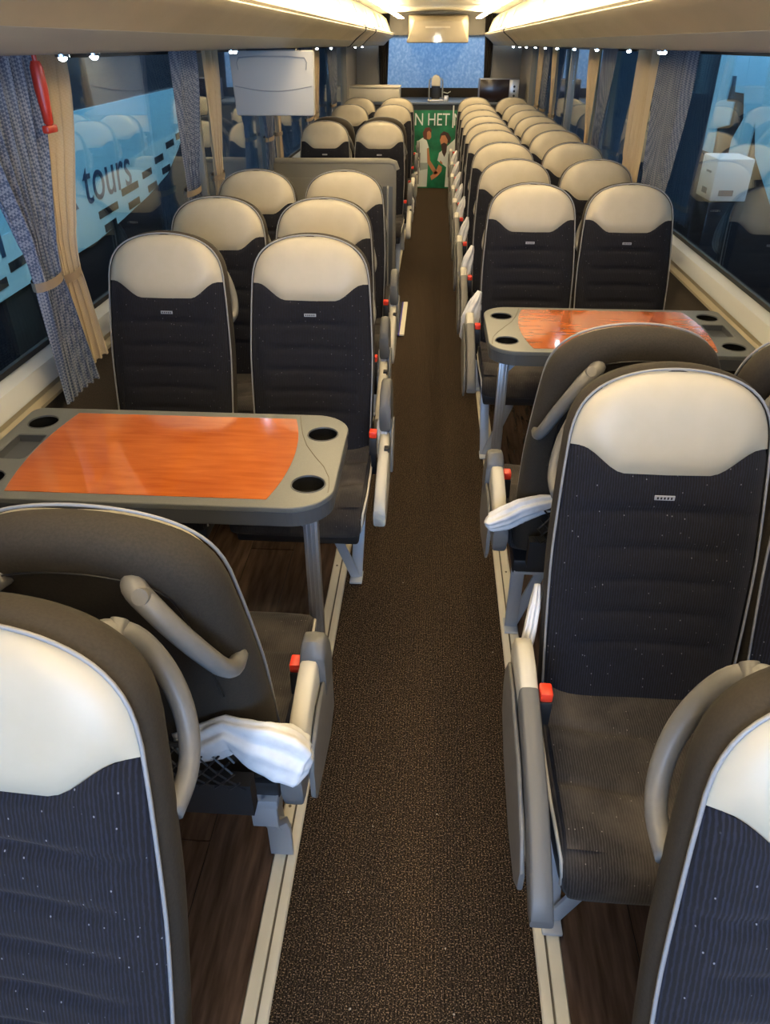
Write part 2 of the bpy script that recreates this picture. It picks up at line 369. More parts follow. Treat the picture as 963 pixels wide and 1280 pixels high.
# ------------------------------------------------------------------ luggage racks
for sgn, nm in ((-1, 'left'), (1, 'right')):
    for si, (a, b) in enumerate(((Y0, 7.05), (7.09, 8.15), (8.19, 11.52))):
        if sgn > 0 and si == 1: continue
        if sgn > 0 and si == 0: b = 8.1
        rk = tag(empty('luggage_rack', (0, a, 0)), '%s overhead luggage rack, %s' % (nm, ('long beige near section', 'short middle section between two dark joints', 'far section next to the tail window')[si]), 'luggage rack')
        L = b - a
        def pr(pts): return MB().prism([(sgn * p[0], p[1]) for p in pts], 'y', 0, L)
        pr([(.755, 1.603), (1.15, 1.600), (1.15, 1.612), (.76, 1.613)]).build('underside_panel', 'rack_grey', rk, smooth=False)
        pr([(.755, 1.6035), (.748, 1.603), (.735, 1.608), (.697, 1.644), (.702, 1.65), (.76, 1.614)]).build('edge_band', 'rack_grey', rk, ang=60)
        pr([(.697, 1.6445), (.685, 1.655), (.655, 1.677), (.625, 1.697), (.604, 1.714), (.600, 1.724), (.606, 1.730), (.63, 1.722), (.70, 1.66)]).build('belly_panel', 'rack_beige', rk, ang=60)
        pr([(.606, 1.7305), (.600, 1.738), (.606, 1.745), (.64, 1.742), (.64, 1.73)]).build('lip_trim', 'cream_plastic', rk, ang=60)
        # doors above the lip
        nd_ = max(1, round(L / 1.15)); dl = L / nd_
        dm = MB().prism([(sgn * .645, 1.747), (sgn * .66, 1.80), (sgn * .705, 1.90), (sgn * .775, 1.952), (sgn * .785, 1.95), (sgn * .72, 1.89), (sgn * .67, 1.79), (sgn * .655, 1.747)], 'y', .006, dl - .006).mesh('door', 'rack_white', ang=60)
        for k in range(nd_):
            d = link('door', dm, rk, (0, k * dl, 0))
            MB().box(sgn * .655, sgn * .668, dl * .45, dl * .45 + .10, 1.765, 1.785).build('door_handle', 'rack_grey', d, bevel=.003)
        pr([(1.14, 1.613), (1.15, 1.613), (1.15, 1.99), (1.14, 1.99)]).build('back_panel', 'rack_white', rk, smooth=False)
        if si > 0:      # dark rubber joint towards the section in front
            pr2 = [(.757, 1.597), (.733, 1.602), (.690, 1.642), (.648, 1.676), (.598, 1.712), (.593, 1.735), (.606, 1.752), (.65, 1.752), (.66, 1.72), (.76, 1.62)]
            MB().prism([(sgn * p[0], p[1]) for p in pr2], 'y', -.039 + (.0 if not (sgn > 0) else -.048), -.001).build('joint', 'rubber', rk, smooth=False)
        if si == 2:
            for yy in (1.0, 1.75):
                MB().prism([(sgn * .644, 1.775), (sgn * .700, 1.90), (sgn * .708, 1.90), (sgn * .652, 1.775)], 'y', yy, yy + .22).build('vent_slot', 'rack_beige', rk, smooth=False)
    # reading lights under the rack, one per row
YL = {-1: [1.90, 2.08, 3.5, 3.56, 6.0, 6.8, 8.8, 9.6], 1: [3.32, 3.38, 3.93, 4.72, 5.5, 6.3, 7.0, 7.7, 8.5, 9.2, 10.0]}
rm = {}
rim = MB().cyl((0, 0, 0.0005), .016, .006, 16).mesh('lamp_rim', 'chrome')
led = MB().loft([[(cos(t) * r, sin(t) * r, z) for t in [2 * pi * k / 12 for k in range(12)]] for r, z in ((.010, 0), (.009, -.004), (.006, -.007), (.002, -.008))]).mesh('lamp_lens', 'reading_led')
for sgn, nm in ((-1, 'left'), (1, 'right')):
    for k, y in enumerate(YL[sgn]):
        t = tag(empty('reading_light', (sgn * .86, y, 1.5945)), 'small lit reading light under the %s rack, %s from the front' % (nm, ORD[k] if k < 10 else 'eleventh'), 'reading light', 'reading lights under the racks')
        link('lamp_rim', rim, t); link('lamp_lens', led, t)
for x, y, mt, lb, sh in ((-.652, 4.55, 'sticker_yellow', 'yellow sticker on the left rack door', 0), (.652, 3.95, 'sticker_green', 'dark green leaf shaped sticker on the right rack door', 1)):
    s_ = 1 if x > 0 else -1
    tag(MB().add([(x * 1.0 - s_ * .001, y, 1.752), (x + s_ * .006, y + .02, 1.772), (x + s_ * .008, y + .42, 1.785), (x - s_ * .001, y + .30, 1.752)], [(0, 1, 2, 3)]).add([(x - s_ * .003, y, 1.752), (x + s_ * .004, y + .02, 1.772), (x + s_ * .006, y + .42, 1.785), (x - s_ * .003, y + .30, 1.752)], [(0, 1, 2, 3)]).build('sticker', mt, smooth=False), lb, 'sticker')

# ------------------------------------------------------------------ seats
ZB, LB = .44, .672
def BY(s): return .02 + .17 * s + .012 * s * s
def WT(s):
    return .192 + .008 * sin(pi * min(1, s / .5) / 2) - .016 * max(0, (s - .45) / .43) ** 1.3
def WO(s):
    t = max(0, (s - .72) / .28)
    return WT(s) * max(0.0, 1 - t ** 4.4) ** .5
def surf(x, s, off):      # a point at x across, height fraction s, off the reference plane towards the sitter
    return (x, BY(s) - off * .965, ZB + LB * s + off * .26)
def groove(uu, s):
    g = 0
    for c, wd, full in ((.615, .012, 1), (.505, .013, 0), (.405, .013, 0), (.305, .013, 0), (.205, .013, 0)):
        cs = c - .012 * uu * uu
        a = 1 if full else max(0, min(1, (.82 - abs(uu)) / .12))
        g += a * math.exp(-((s - cs) / wd) ** 2) * (.0085 if full else .0070)
    return g
def Bnd(uu):
    a = abs(uu)
    t = max(0, min(1, (a - .42) / .50)); t = t * t * (3 - 2 * t)
    return .718 + .072 * t + .004 * a
def insert_mesh():
    def fn(a, b):
        uu = -1 + 2 * a; s = b * Bnd(uu); w = WO(s) * .985
        e = 1 - abs(uu) ** 7
        return surf(uu * w, s, .004 + e * (.020 + .014 * abs(uu) ** 2) - groove(uu, s) * (1 - abs(uu) ** 4) - .006 * math.exp(-((s - Bnd(uu)) / .012) ** 2))
    return MB().grid(fn, 24, 84).mesh('seat_insert', 'seat_fabric', ang=180)
def head_mesh():
    def fn(a, b):
        uu = -1 + 2 * a; b0 = Bnd(uu); t = sin(b * pi / 2); s = b0 + (1 - b0) * t; w = WO(s) * .992
        e = (1 - abs(uu) ** 7) * (1 - max(0, (s - .6) / .4) ** 10)
        dome = min(1, (s - b0) / .05)
        return surf(uu * w, s * 1.0 - .001 * b, .003 + e * (.018 + .012 * (dome ** .5 if dome > 0 else 0)))
    return MB().grid(fn, 28, 22).mesh('headrest', 'leather', ang=180)
def outline(ext=0.0, smax=1.0):
    L = [(.205 * 1, 0.0)]; L = []
    for i in range(12): s = .72 * i / 12; L.append((WO(s), s * LB))
    for i in range(17):
        ph = (pi / 2) * i / 16; s = .72 + .28 * sin(ph) ** (2 / 4.4)
        L.append((WT(s) * max(0, cos(ph)), s * LB))
    pts = [(-x, z) for x, z in L] + [(x, z) for x, z in L[::-1][1:]]
    if not ext: return pts
    out = []
    for i, p in enumerate(pts):
        a, b = pts[max(i - 1, 0)], pts[min(i + 1, len(pts) - 1)]
        tx, tz = b[0] - a[0], b[1] - a[1]; l = math.hypot(tx, tz)
        out.append((p[0] - tz / l * ext, p[1] + tx / l * ext))
    return out
def body_mesh():
    mb = MB(); rings = []
    for ext, dep in ((-.002, -.006), (.002, .0), (.006, .008), (.008, .022), (.006, .040), (.000, .056), (-.012, .066), (-.027, .072), (-.05, .075)):
        rings.append([(x, BY(max(0, z) / LB) + dep * .965, ZB + z - dep * .26 * .5) for x, z in outline(ext)])
    mb.loft(rings, close=False)
    n = len(rings[0]); h = n // 2
    last = rings[-1]
    vs = []; cols = 8
    for i in range(h + 1):
        a, b = last[i], last[n - 1 - i]
        for k in range(cols + 1):
            t = k / cols
            vs.append((a[0] + (b[0] - a[0]) * t, a[1] + .012 * sin(pi * t) * (1 if i < h - 2 else .3) * -1 + .0, a[2]))
    fs = [(i * (cols + 1) + k, i * (cols + 1) + k + 1, (i + 1) * (cols + 1) + k + 1, (i + 1) * (cols + 1) + k) for i in range(h) for k in range(cols)]
    mb.add(vs, fs)
    # closed lower edge
    r0 = [r[0] for r in rings]; r1 = [r[-1] for r in rings]
    mb.add(r0 + r1, [(i, i + 1, i + 1 + len(r0), i + len(r0)) for i in range(len(r0) - 1)])
    return mb.mesh('backrest', 'shell_fabric', ang=50)
def piping_mesh():
    return MB().tube([(x, BY(z / LB) - .008, ZB + z + .002) for x, z in outline(.002)], .0027, 6).mesh('piping', 'piping', ang=180)
def backseam_mesh():
    return MB().tube([(x, BY(z / LB) + .0745, ZB + z - .010) for x, z in outline(-.045)][8:-8], .0015, 5).mesh('back_seam', 'black', ang=180)
def tag_mesh():
    mb = MB(); c = surf(0, .655, .026); mb.box(-.019, .019, c[1] - .0012, c[1] + .002, c[2] - .0045, c[2] + .0045)
    return mb.mesh('tag', 'silver_tag', smooth=False)
def tagmark_mesh():
    mb = MB(); c = surf(0, .655, .026)
    for i in range(5): mb.box(-.015 + i * .0065, -.0115 + i * .0065, c[1] - .0018, c[1] - .0012, c[2] - .0025, c[2] + .0025)
    return mb.mesh('tag_mark', 'black', smooth=False)
def handle_mesh(sg, k=1.0):
    pts = []
    y0 = BY(.85) + .062; y1 = BY(.55) + .066
    def q(x, off, z): return (x, BY((z - ZB) / LB) + .062 + off * (k if off > 0 else 1), z)
    ctl = [q(.085, -.012, 1.035), q(.095, .025, 1.037), q(.120, .050, 1.015), q(.147, .063, .972), q(.170, .064, .925), q(.185, .054, .882), q(.192, .030, .855), q(.190, -.010, .845)]
    for i in range(len(ctl) - 1):
        p0 = Vector(ctl[max(i - 1, 0)]); p1 = Vector(ctl[i]); p2 = Vector(ctl[i + 1]); p3 = Vector(ctl[min(i + 2, len(ctl) - 1)])
        for k in range(4):
            t = k / 4
            pts.append(.5 * ((2 * p1) + (-p0 + p2) * t + (2 * p0 - 5 * p1 + 4 * p2 - p3) * t * t + (-p0 + 3 * p1 - 3 * p2 + p3) * t ** 3))
    pts.append(Vector(ctl[-1])); n = len(pts)
    rr = [.0175 - .004 * min(1, i / n * 1.3) for i in range(n)]
    return MB().tube([(sg * p.x, p.y, p.z) for p in pts], rr, 12).mesh('grab_handle', 'grey_plastic', ang=180)
def handlecap_mesh(sg, k=1.0):
    y0 = BY(.85) + .062
    return MB().tube([(sg * .110, BY(.88) + .062 + .034 * k, 1.030), (sg * .110, BY(.88) + .062 + .034 * k + .016, 1.040)], [.0120, .0110], 16).mesh('handle_cap', 'grey_plastic')
def cushion_mesh():
    rings = []
    for y, top, bot, hw in ((.035, .435, .40, .190), (.030, .455, .385, .203), (0, .462, .375, .207), (-.12, .455, .37, .209), (-.26, .458, .365, .210), (-.32, .462, .362, .208), (-.362, .456, .362, .205), (-.387, .440, .366, .200), (-.399, .415, .374, .194), (-.401, .395, .385, .188)):
        r = []
        for k in range(28):
            a = 2 * pi * k / 28; cx_, cz_ = cos(a), sin(a)
            x = hw * math.copysign(abs(cx_) ** .42, cx_); z = math.copysign(abs(cz_) ** .42, cz_)
            zz = (top + bot) / 2 + z * (top - bot) / 2
            if z > .5: zz += .012 * (abs(x) / hw) ** 3 * (1 if -.36 < y < .0 else .3) - .006
            r.append((x, y, zz))
        rings.append(r)
    return MB().loft(rings).mesh('cushion', 'cushion_fabric', ang=70)
def cushion_grid():
    # sewn top with two cross seams
    def fn(a, b):
        uu = -1 + 2 * a; y = .025 - .38 * b
        z = .462 + .012 * abs(uu) ** 3 - .004 * (1 - uu * uu)
        for c in (-.10, -.235): z -= .007 * math.exp(-((y - c - .012 * uu * uu) / .009) ** 2)
        z -= .010 * max(0, (b - .9) / .1) ** 2 + .006 * abs(uu) ** 12
        return (uu * .196, y, z)
    return MB().grid(fn, 18, 44).mesh('cushion_top', 'cushion_fabric', ang=180)
def cpipe_mesh(sg):
    return MB().tube([(sg * .209, .0, .452), (sg * .2105, -.12, .452), (sg * .2115, -.26, .452), (sg * .209, -.32, .450), (sg * .205, -.362, .437), (sg * .202, -.376, .41), (sg * .201, -.376, .385)], .0035, 6).mesh('cushion_piping', 'cushion_piping', ang=180)
def pan_mesh():
    return MB().box(-.19, .19, -.36, .06, .32, .372).mesh('seat_pan', 'dark_plastic', bevel=.01)
def leg_mesh(sg, rear=0):
    mb = MB(); x = sg * .155
    if rear == 1 and sg < 0:
        fy = -.04
        pl = [(fy - .022, .0105), (fy + .03, .0105), (fy + .028, .10), (.03, .20), (.06, .25), (.07, .335), (-.12, .335), (-.115, .28), (-.045, .15)]
        mb.prism(pl, 'x', x - .006, x + .006); mb.prism([(fy + .018, .0105), (fy + .030, .0105), (fy + .030, .11), (fy + .052, .17), (.075, .25), (.075, .33), (.063, .33), (.060, .255), (fy + .040, .178), (fy + .018, .115)], 'x', x - .027, x + .027)
        mb.box(x - .03, x + .03, -.20, .075, .31, .335)
        return mb.mesh('leg', 'bracket_metal', bevel=.002)
    fy = {0: -.24, 1: -.06, 2: -.13}[rear]
    mb.bar((x, fy, .012), (x + sg * .015, fy + .10, .33), .010, .040, (1, 0, 0)); mb.bar((x, fy, .012), (x - sg * .11, fy - .02, .33), .034, .010, (0, 1, 0))
    mb.box(x - .022, x + .022, fy - .035, fy + .035, .0101, .020); mb.box(min(x - sg * .13, x + sg * .03), max(x - sg * .13, x + sg * .03), -.30, .06, .32, .335)
    return mb.mesh('leg', 'bracket_metal', bevel=.003)
def rounded(pts, w):     # arm shaped body: loft of superellipse sections along a path in the y-z plane
    return pts
def arm_body(x0, x1, path):
    rings = []
    n = len(path)
    for i, (y, zt, zb) in enumerate(path):
        r = []
        for k in range(16):
            a = 2 * pi * k / 16; c_, s_ = cos(a), sin(a)
            r.append(((x0 + x1) / 2 + (x1 - x0) / 2 * math.copysign(abs(c_) ** .36, c_), y, (zt + zb) / 2 + (zt - zb) / 2 * math.copysign(abs(s_) ** .36, s_)))
        rings.append(r)
    return MB().loft(rings)
def arm_meshes(sg, kind):
    a, b = sorted((sg * .232, sg * .270)); c, d = sorted((sg * .2715, sg * .281)); A = []
    if kind == 'long':    # pad lowered beside the cushion
        A.append(('arm_housing', arm_body(a, b, [(.02, .58, .54), (.01, .605, .51), (-.02, .615, .49), (-.08, .612, .49), (-.12, .600, .49)]).mesh('arm_housing', 'light_plastic', ang=60)))
        A.append(('armrest', arm_body(a, b, [(-.121, .600, .525), (-.20, .580, .51), (-.32, .545, .475), (-.40, .505, .435), (-.45, .472, .415), (-.475, .445, .425)]).mesh('armrest', 'arm_pad', ang=60)))
        A.append(('side_cover', arm_body(c, d, [(.0, .53, .48), (-.02, .565, .42), (-.10, .565, .38), (-.25, .54, .35), (-.36, .49, .36), (-.40, .45, .40)]).mesh('side_cover', 'grey_plastic', ang=60)))
    elif kind == 'short':
        A.append(('arm_housing', arm_body(a, b, [(.14, .575, .50), (.13, .595, .48), (.08, .615, .48), (.0, .63, .48), (-.03, .63, .48)]).mesh('arm_housing', 'light_plastic', ang=60)))
        A.append(('armrest', arm_body(a - (.012 if sg < 0 else 0), b + (.012 if sg > 0 else 0), [(-.031, .635, .52), (-.05, .66, .51), (-.085, .655, .50), (-.11, .62, .50), (-.12, .58, .51)]).mesh('armrest', 'arm_pad', ang=60)))
        A.append(('side_cover', arm_body(c, d, [(.14, .52, .45), (.12, .56, .42), (.04, .585, .40), (-.06, .57, .38), (-.12, .52, .40)]).mesh('side_cover', 'grey_plastic', ang=60)))
        A.append(('arm_end', arm_body(a, b, [(.195, .565, .52), (.188, .58, .495), (.165, .585, .485), (.141, .585, .485)]).mesh('arm_end', 'arm_pad', ang=60)))
    else:                 # raised pad, open housing
        A.append(('arm_housing', arm_body(a, b, [(.02, .50, .46), (.0, .54, .40), (-.08, .53, .36), (-.20, .49, .33), (-.28, .45, .34), (-.31, .42, .36)]).mesh('arm_housing', 'light_plastic', ang=60)))
        A.append(('armrest', arm_body(a, b, [(.13, .62, .50), (.11, .68, .49), (.05, .70, .50), (.0, .69, .53), (-.03, .64, .55)]).mesh('armrest', 'arm_pad', ang=60)))
        A.append(('side_cover', arm_body(c, d, [(.02, .58, .52), (.0, .58, .46), (-.05, .55, .43), (-.09, .50, .43)]).mesh('side_cover', 'grey_plastic', ang=60)))
        A.append(('housing_slot', MB().box(sg * .259 - .006, sg * .259 + .010, -.11, -.085, .512, .527).mesh('housing_slot', 'dark_plastic')))
    return A
def buckle_parts(sg, rear):
    y = -.115 if not rear else -.06
    x = sg * .219
    red = MB().box(x - .012, x + .012, y - .02, y + .012, .575, .597).mesh('buckle_button', 'buckle_red', bevel=.004)
    st = MB().box(x - .0125, x + .0125, y - .021, y + .013, .515, .575).bar((x, y, .51), (x, y + .03, .42), .018, .010).mesh('buckle', 'dark_plastic', bevel=.003)
    return st, red
def net_meshes():
    mb = MB(); yb = BY(.18) + .125
    fr = MB().tube([(-.17, BY(.1) + .10, .60), (-.165, yb, .625), (.165, yb, .625), (.17, BY(.1) + .10, .60)], .005, 6)
    fr.box(-.17, .17, yb - .035, yb - .005, .43, .515)
    for i in range(-3, 14):
        for d in (-1, 1):
            x0 = -.165 + i * .028; pts = []
            for k in range(5):
                xx = x0 + d * k * .022; 
                if -.168 <= xx <= .168: pts.append((xx, yb + .004 + .008 * sin(pi * k / 4), .518 + k * .0265))
            if len(pts) > 1: mb.tube(pts, .0022, 4)
    return fr.mesh('net_frame', 'dark_plastic'), mb.mesh('net_mesh', 'black')
BM = dict(insert=insert_mesh(), head=head_mesh(), body=body_mesh(), pipe=piping_mesh(), seam=backseam_mesh(), tag=tag_mesh(), tagmark=tagmark_mesh(),
          h1=handle_mesh(1, .8), h0=handle_mesh(-1, .8), c1=handlecap_mesh(1, .8), c0=handlecap_mesh(-1, .8), H1=handle_mesh(1, 1.2), H0=handle_mesh(-1, 1.2), C1=handlecap_mesh(1, 1.2), C0=handlecap_mesh(-1, 1.2), cu=cushion_mesh(), ct=cushion_grid(), pan=pan_mesh(), net=net_meshes())
CP = {s: cpipe_mesh(s) for s in (-1, 1)}; LG = {(s, k): leg_mesh(s, k) for s in (-1, 1) for k in (0, 1, 2)}
AR = {(s, k): arm_meshes(s, k) for s in (-1, 1) for k in ('long', 'short', 'up')}
BK = {(s, r): buckle_parts(s, r) for s in (-1, 1) for r in (0, 1)}
def seat(x, ytop, label, aisle=0, arm=None, rear=False, group='coach seats facing the front', lean=0, detail=True):
    """aisle: world side (+1/-1) on which the aisle lies, 0 for a window seat; ytop: Y of the top of the backrest"""
    d = 1 if rear else -1
    o = empty('coach_seat', (x, ytop + (-.19 * 1 if not rear else .19), 0), pi if rear else 0)
    tag(o, label, 'seat', group)
    link('backrest', BM['body'], o); ins = link('backrest_insert', BM['insert'], o)
    ins['label'] = 'dark ribbed fabric with flecks'; 
    hd = link('headrest', BM['head'], o); hd['label'] = 'beige leather headrest panel'
    link('piping', BM['pipe'], o); link('back_seam', BM['seam'], o)
    tg = link('woven_tag', BM['tag'], o); link('tag_mark', BM['tagmark'], tg)
    for s in (1, 0):
        hh = link('grab_handle', BM[('h%d' if rear else 'H%d') % s], o); link('handle_cap', BM[('c%d' if rear else 'C%d') % s], hh)
    cu = link('cushion', BM['cu'], o); link('cushion_top', BM['ct'], cu)
    link('seat_pan', BM['pan'], o)
    sg = aisle if not rear else -aisle
    if aisle:
        link('cushion_piping', CP[sg], cu)
        link('leg', LG[(sg, 1 if rear else (2 if arm == 'up' else 0))], o)
        for nm, me in AR[(sg, arm or 'long')]: link(nm, me, o)
        st, red = BK[(sg, 1 if rear else 0)]
        b = link('belt_buckle', st, o); r_ = link('buckle_button', red, b)
    else:
        link('cushion_piping', CP[1], cu)
    if rear:
        nf = link('net_frame', BM['net'][0], o); link('pocket_net', BM['net'][1], nf)
    return o
gf = 'coach seats facing the front'; gr_ = 'coach seats facing the tail'
seat(.480, .50, 'nearest seat right of the aisle, cut off by the lower right corner of the photo', -1, 'long')
near = seat(-.490, .535, 'nearest seat left of the aisle, large beige headrest in the lower left corner', 1, 'long')
near.rotation_euler.z = radians(-4)
seat(.464, 1.287, 'right aisle seat with whole cushion in view, behind the lower right corner seat', -1, 'long')
seat(.885, 1.287, 'window seat beside the right aisle seat whose whole cushion is in view', 0)
seat(-.460, .77, 'aisle seat turned away from the camera in front of the left table', 1, 'short', True, gr_)
seat(-.885, .77, 'window seat turned away from the camera in front of the left table', 0, None, True, gr_)
seat(.455, 1.555, 'aisle seat turned away from the camera in front of the right table', -1, 'short', True, gr_)
seat(.885, 1.555, 'window seat turned away from the camera in front of the right table', 0, None, True, gr_)
RY = [3.41, 4.19, 4.96, 5.70, 6.27, 6.88, 7.54, 8.35, 9.42]
for i, y in enumerate(RY):
    seat((.430, .424, .420, .418, .415, .415, .415, .425, .43)[i], y, 'right hand aisle seat, %s row beyond the right table' % ORD[i], -1, 'long')
    seat((.852, .850, .850, .848, .845, .845, .845, .852, .855)[i], y + .012, 'right hand window seat, %s row beyond the right table' % ORD[i], 0)
for i, (y, xa_, xw) in enumerate(((2.35, -.385, -.856), (3.0, -.43, -.855), (3.73, -.43, -.855))):
    seat(xa_, y, 'left hand aisle seat, %s row beyond the left table' % ORD[i], 1, 'up')
    seat(xw, y, 'left hand window seat, %s row beyond the left table' % ORD[i], 0)
for i, (y, xa_, xw, rr) in enumerate(((6.35, -.44, -.872, False), (6.75, -.44, -.872, True), (8.2, -.44, -.872, False), (9.3, -.45, -.882, False))):
    nm = ('just behind the grey partition', 'turned to the tail, backing onto the row behind the partition', 'in the second last row on the left', 'in the last row before the beige cabinet')[i]
    seat(xa_, y, 'left hand aisle seat ' + nm, 1, 'short' if rr else 'up', rr, gr_ if rr else gf)
    seat(xw, y, 'left hand window seat ' + nm, 0, None, rr, gr_ if rr else gf)

# ------------------------------------------------------------------ tables
def rrect(x0, x1, y0, y1, radii, n=8):
    cs = [((x1, y0), radii[0], -pi / 2), ((x1, y1), radii[1], 0), ((x0, y1), radii[2], pi / 2), ((x0, y0), radii[3], pi)]
    out = []
    sx = {0: (-1, 1), 1: (-1, -1), 2: (1, -1), 3: (1, 1)}
    for i, ((cx_, cy_), r, a0) in enumerate(cs):
        for k in range(n + 1):
            a = a0 + (pi / 2) * k / n
            out.append((cx_ + sx[i][0] * r + r * cos(a), cy_ + sx[i][1] * r + r * sin(a)))
    return out
def table(sgn, y0, y1, zt, label):
    # local: aisle end at +x for the left table; mirrored for the right one
    t = tag(empty('folding_table', (0, 0, 0)), label, 'table', 'tables between facing seats')
    ax, wx = .215, 1.095
    yc = (y0 + y1) / 2
    out = []
    base = rrect(ax, wx, y0, y1, (.03, .03, .085, .085), 10)
    for x, y in base:
        bulge = .018 * (1 - ((y - yc) / ((y1 - y0) / 2)) ** 2) if x < .5 else 0
        out.append((-sgn * -1 * 0 + sgn * (x - bulge), y))
    cups = [(.268, y0 + .105), (.268, y1 - .115), (1.03, y1 - .09), (1.025, y0 + .085)]
    hl = []
    R_ = .039
    for cx_, cy_ in cups: hl.append([(sgn * cx_ + R_ * cos(2 * pi * k / 28), cy_ + R_ * sin(2 * pi * k / 28)) for k in range(28)])
    tr_ = rrect(.985, 1.065, yc - .055, yc + .075, (.01,) * 4, 3)
    hl.append([(sgn * x, y) for x, y in tr_])
    curve2d('table_top', [out] + hl, .014, 'table_grey', .003, t, zt)
    # skirt below the top
    inner = [(sgn * (.655 + (abs(x) - .655) * .975), yc + (y - yc) * .965) for x, y in out]
    curve2d('table_skirt', [[(sgn * (.655 + (abs(x) - .655) * .994), yc + (y - yc) * .992) for x, y in out], inner], .038, 'table_skirt', .002, t, zt - .0135)
    curve2d('underside_panel', [inner], .008, 'dark_plastic', 0, t, zt - .040)
    inl = []
    def bx(y, xe, b): return xe + b * (1 - ((y - yc) / ((y1 - y0) / 2 - .03)) ** 2)
    ys = [y0 + .032 + (y1 - y0 - .064) * k / 16 for k in range(17)]
    inl = [(sgn * bx(y, .352, -.030), y) for y in ys] + [(sgn * bx(y, .955, .022), y) for y in ys[::-1]]
    iv = curve2d('wood_inlay', [inl], .003, 'orange_veneer', .0, t, zt + .0015)
    iv['label'] = 'glossy orange wood veneer inlay'
    MB().tube([(sgn * a, b, zt + .0001) for a, b in ((.343, y1 - .012), (.334, y1 - .06), (.320, y1 - .12), (.300, y1 - .18), (.272, y1 - .235), (.243, y0 + .19), (.224, y0 + .14), (.218, y0 + .10), (.217, y0 + .07))], .0011, 5).build('seam_line', 'slot_dark', t)
    for cx_, cy_ in cups:
        r = MB(); N = 28
        prof = [(.0385, 0.0), (.0375, -.02), (.0345, -.036), (.0, -.037)]
        r.loft([[(sgn * cx_ + q * cos(2 * pi * k / N), cy_ + q * sin(2 * pi * k / N), zt + z) for k in range(N)] for q, z in prof], cap=False)
        cu = r.build('cup_holder', 'cup_black', t)
        r = MB(); r.loft([[(sgn * cx_ + q * cos(2 * pi * k / N), cy_ + q * sin(2 * pi * k / N), zt + z) for k in range(N)] for q, z in ((.0375, -.002), (.0385, .0016), (.0400, .0018), (.0412, .0))], cap=False)
        r.build('cup_rim', 'table_skirt', cu)
    tb = MB(); x0_, x1_ = sorted((sgn * .9855, sgn * 1.0645)); tb.box(x0_, x1_, yc - .0545, yc + .0745, zt - .022, zt - .020)
    for a, b, c_, d in ((x0_, x0_ + .002, yc - .054, yc + .074), (x1_ - .002, x1_, yc - .054, yc + .074), (x0_, x1_, yc - .0545, yc - .052), (x0_, x1_, yc + .072, yc + .0745)): tb.box(a, b, c_, d, zt - .02, zt - .001)
    tb.build('tray', 'table_skirt', t, smooth=False)
    # leg: ribbed aluminium post with a gusset
    lx, ly = sgn * .262, y0 + .075
    lg = MB().box(lx - .017, lx + .017, ly - .012, ly + .012, .011, zt - .048)
    for q in (-.010, 0, .010): lg.box(lx + q - .0025, lx + q + .0025, ly - .0145, ly - .012, .011, zt - .048)
    lg = lg.build('leg', 'alu_leg', t, bevel=.0015)
    MB().prism([(lx + sgn * .017, zt - .05), (lx + sgn * .017, zt - .10), (lx + sgn * .065, zt - .05)], 'y', ly - .003, ly + .003).build('leg_gusset', 'bracket_metal', lg, smooth=False)
    MB().box(lx - .024, lx + .024, ly - .03, ly + .03, .0101, .018).build('leg_foot', 'alu_leg', lg, bevel=.002)
    return t
table(-1, 1.315, 1.79, .765, 'folding table left of the aisle with orange wood inlay and cup holders')
table(1, 2.315, 2.80, .765, 'folding table right of the aisle, its orange inlay half hidden by a seat')

# ------------------------------------------------------------------ white plastic bags tied to the armrests
def bag(rings, label, seed=0, cat='plastic bag'):
    rnd = random.Random(seed); N = 44; fr = [rnd.uniform(3, 7) for _ in range(3)]
    pts = [Vector(r[0]) for r in rings]; out = []
    # interpolate
    dense = []
    for i in range(len(rings) - 1):
        for k in range(5):
            t = k / 5; a, b = rings[i], rings[i + 1]
            dense.append((Vector(a[0]).lerp(Vector(b[0]), t), a[1] + (b[1] - a[1]) * t, a[2] + (b[2] - a[2]) * t))
    dense.append((Vector(rings[-1][0]), rings[-1][1], rings[-1][2]))
    for i, (c_, rh, rv) in enumerate(dense):
        tn = (dense[min(i + 1, len(dense) - 1)][0] - dense[max(i - 1, 0)][0]).normalized()
        side = tn.cross(Vector((0, 0, 1))); side = side.normalized() if side.length > .1 else Vector((1, 0, 0)); up = side.cross(tn).normalized()
        ring = []
        for k in range(N):
            a = 2 * pi * k / N
            w = 1 + .13 * sin(a * 4 + i * .08 + seed) + .10 * sin(a * 8 - i * .05) + .025 * rnd.uniform(-1, 1)
            ring.append(c_ + side * cos(a) * rh * w + up * sin(a) * rv * w)
        out.append(ring)
    o = MB().loft(out).build('plastic_bag', 'bag_plastic', ang=180)
    return tag(o, label, cat, 'white plastic bags on the armrests')
bag([((-.40, .800, .595), .012, .030), ((-.345, .79, .63), .022, .032), ((-.30, .775, .675), .020, .030), ((-.255, .76, .665), .028, .052), ((-.215, .76, .650), .036, .052), ((-.185, .76, .630), .034, .038), ((-.170, .76, .625), .012, .015)],
    'white plastic bag over the arm end, left near seat turned away', 1)
bag([((.36, 1.60, .63), .012, .018), ((.30, 1.575, .632), .016, .026), ((.25, 1.56, .622), .018, .030), ((.21, 1.55, .605), .022, .028), ((.175, 1.55, .590), .022, .020), ((.163, 1.555, .585), .010, .010)],
    'white plastic strap of bag across the right near seat turned away', 2)
bag([((.248, 1.215, .66), .006, .010), ((.243, 1.19, .62), .012, .022), ((.236, 1.165, .575), .014, .03), ((.228, 1.145, .52), .013, .024), ((.222, 1.14, .47), .006, .010)],
    'white plastic bag behind the armrest of the right seat with its whole cushion in view', 3)
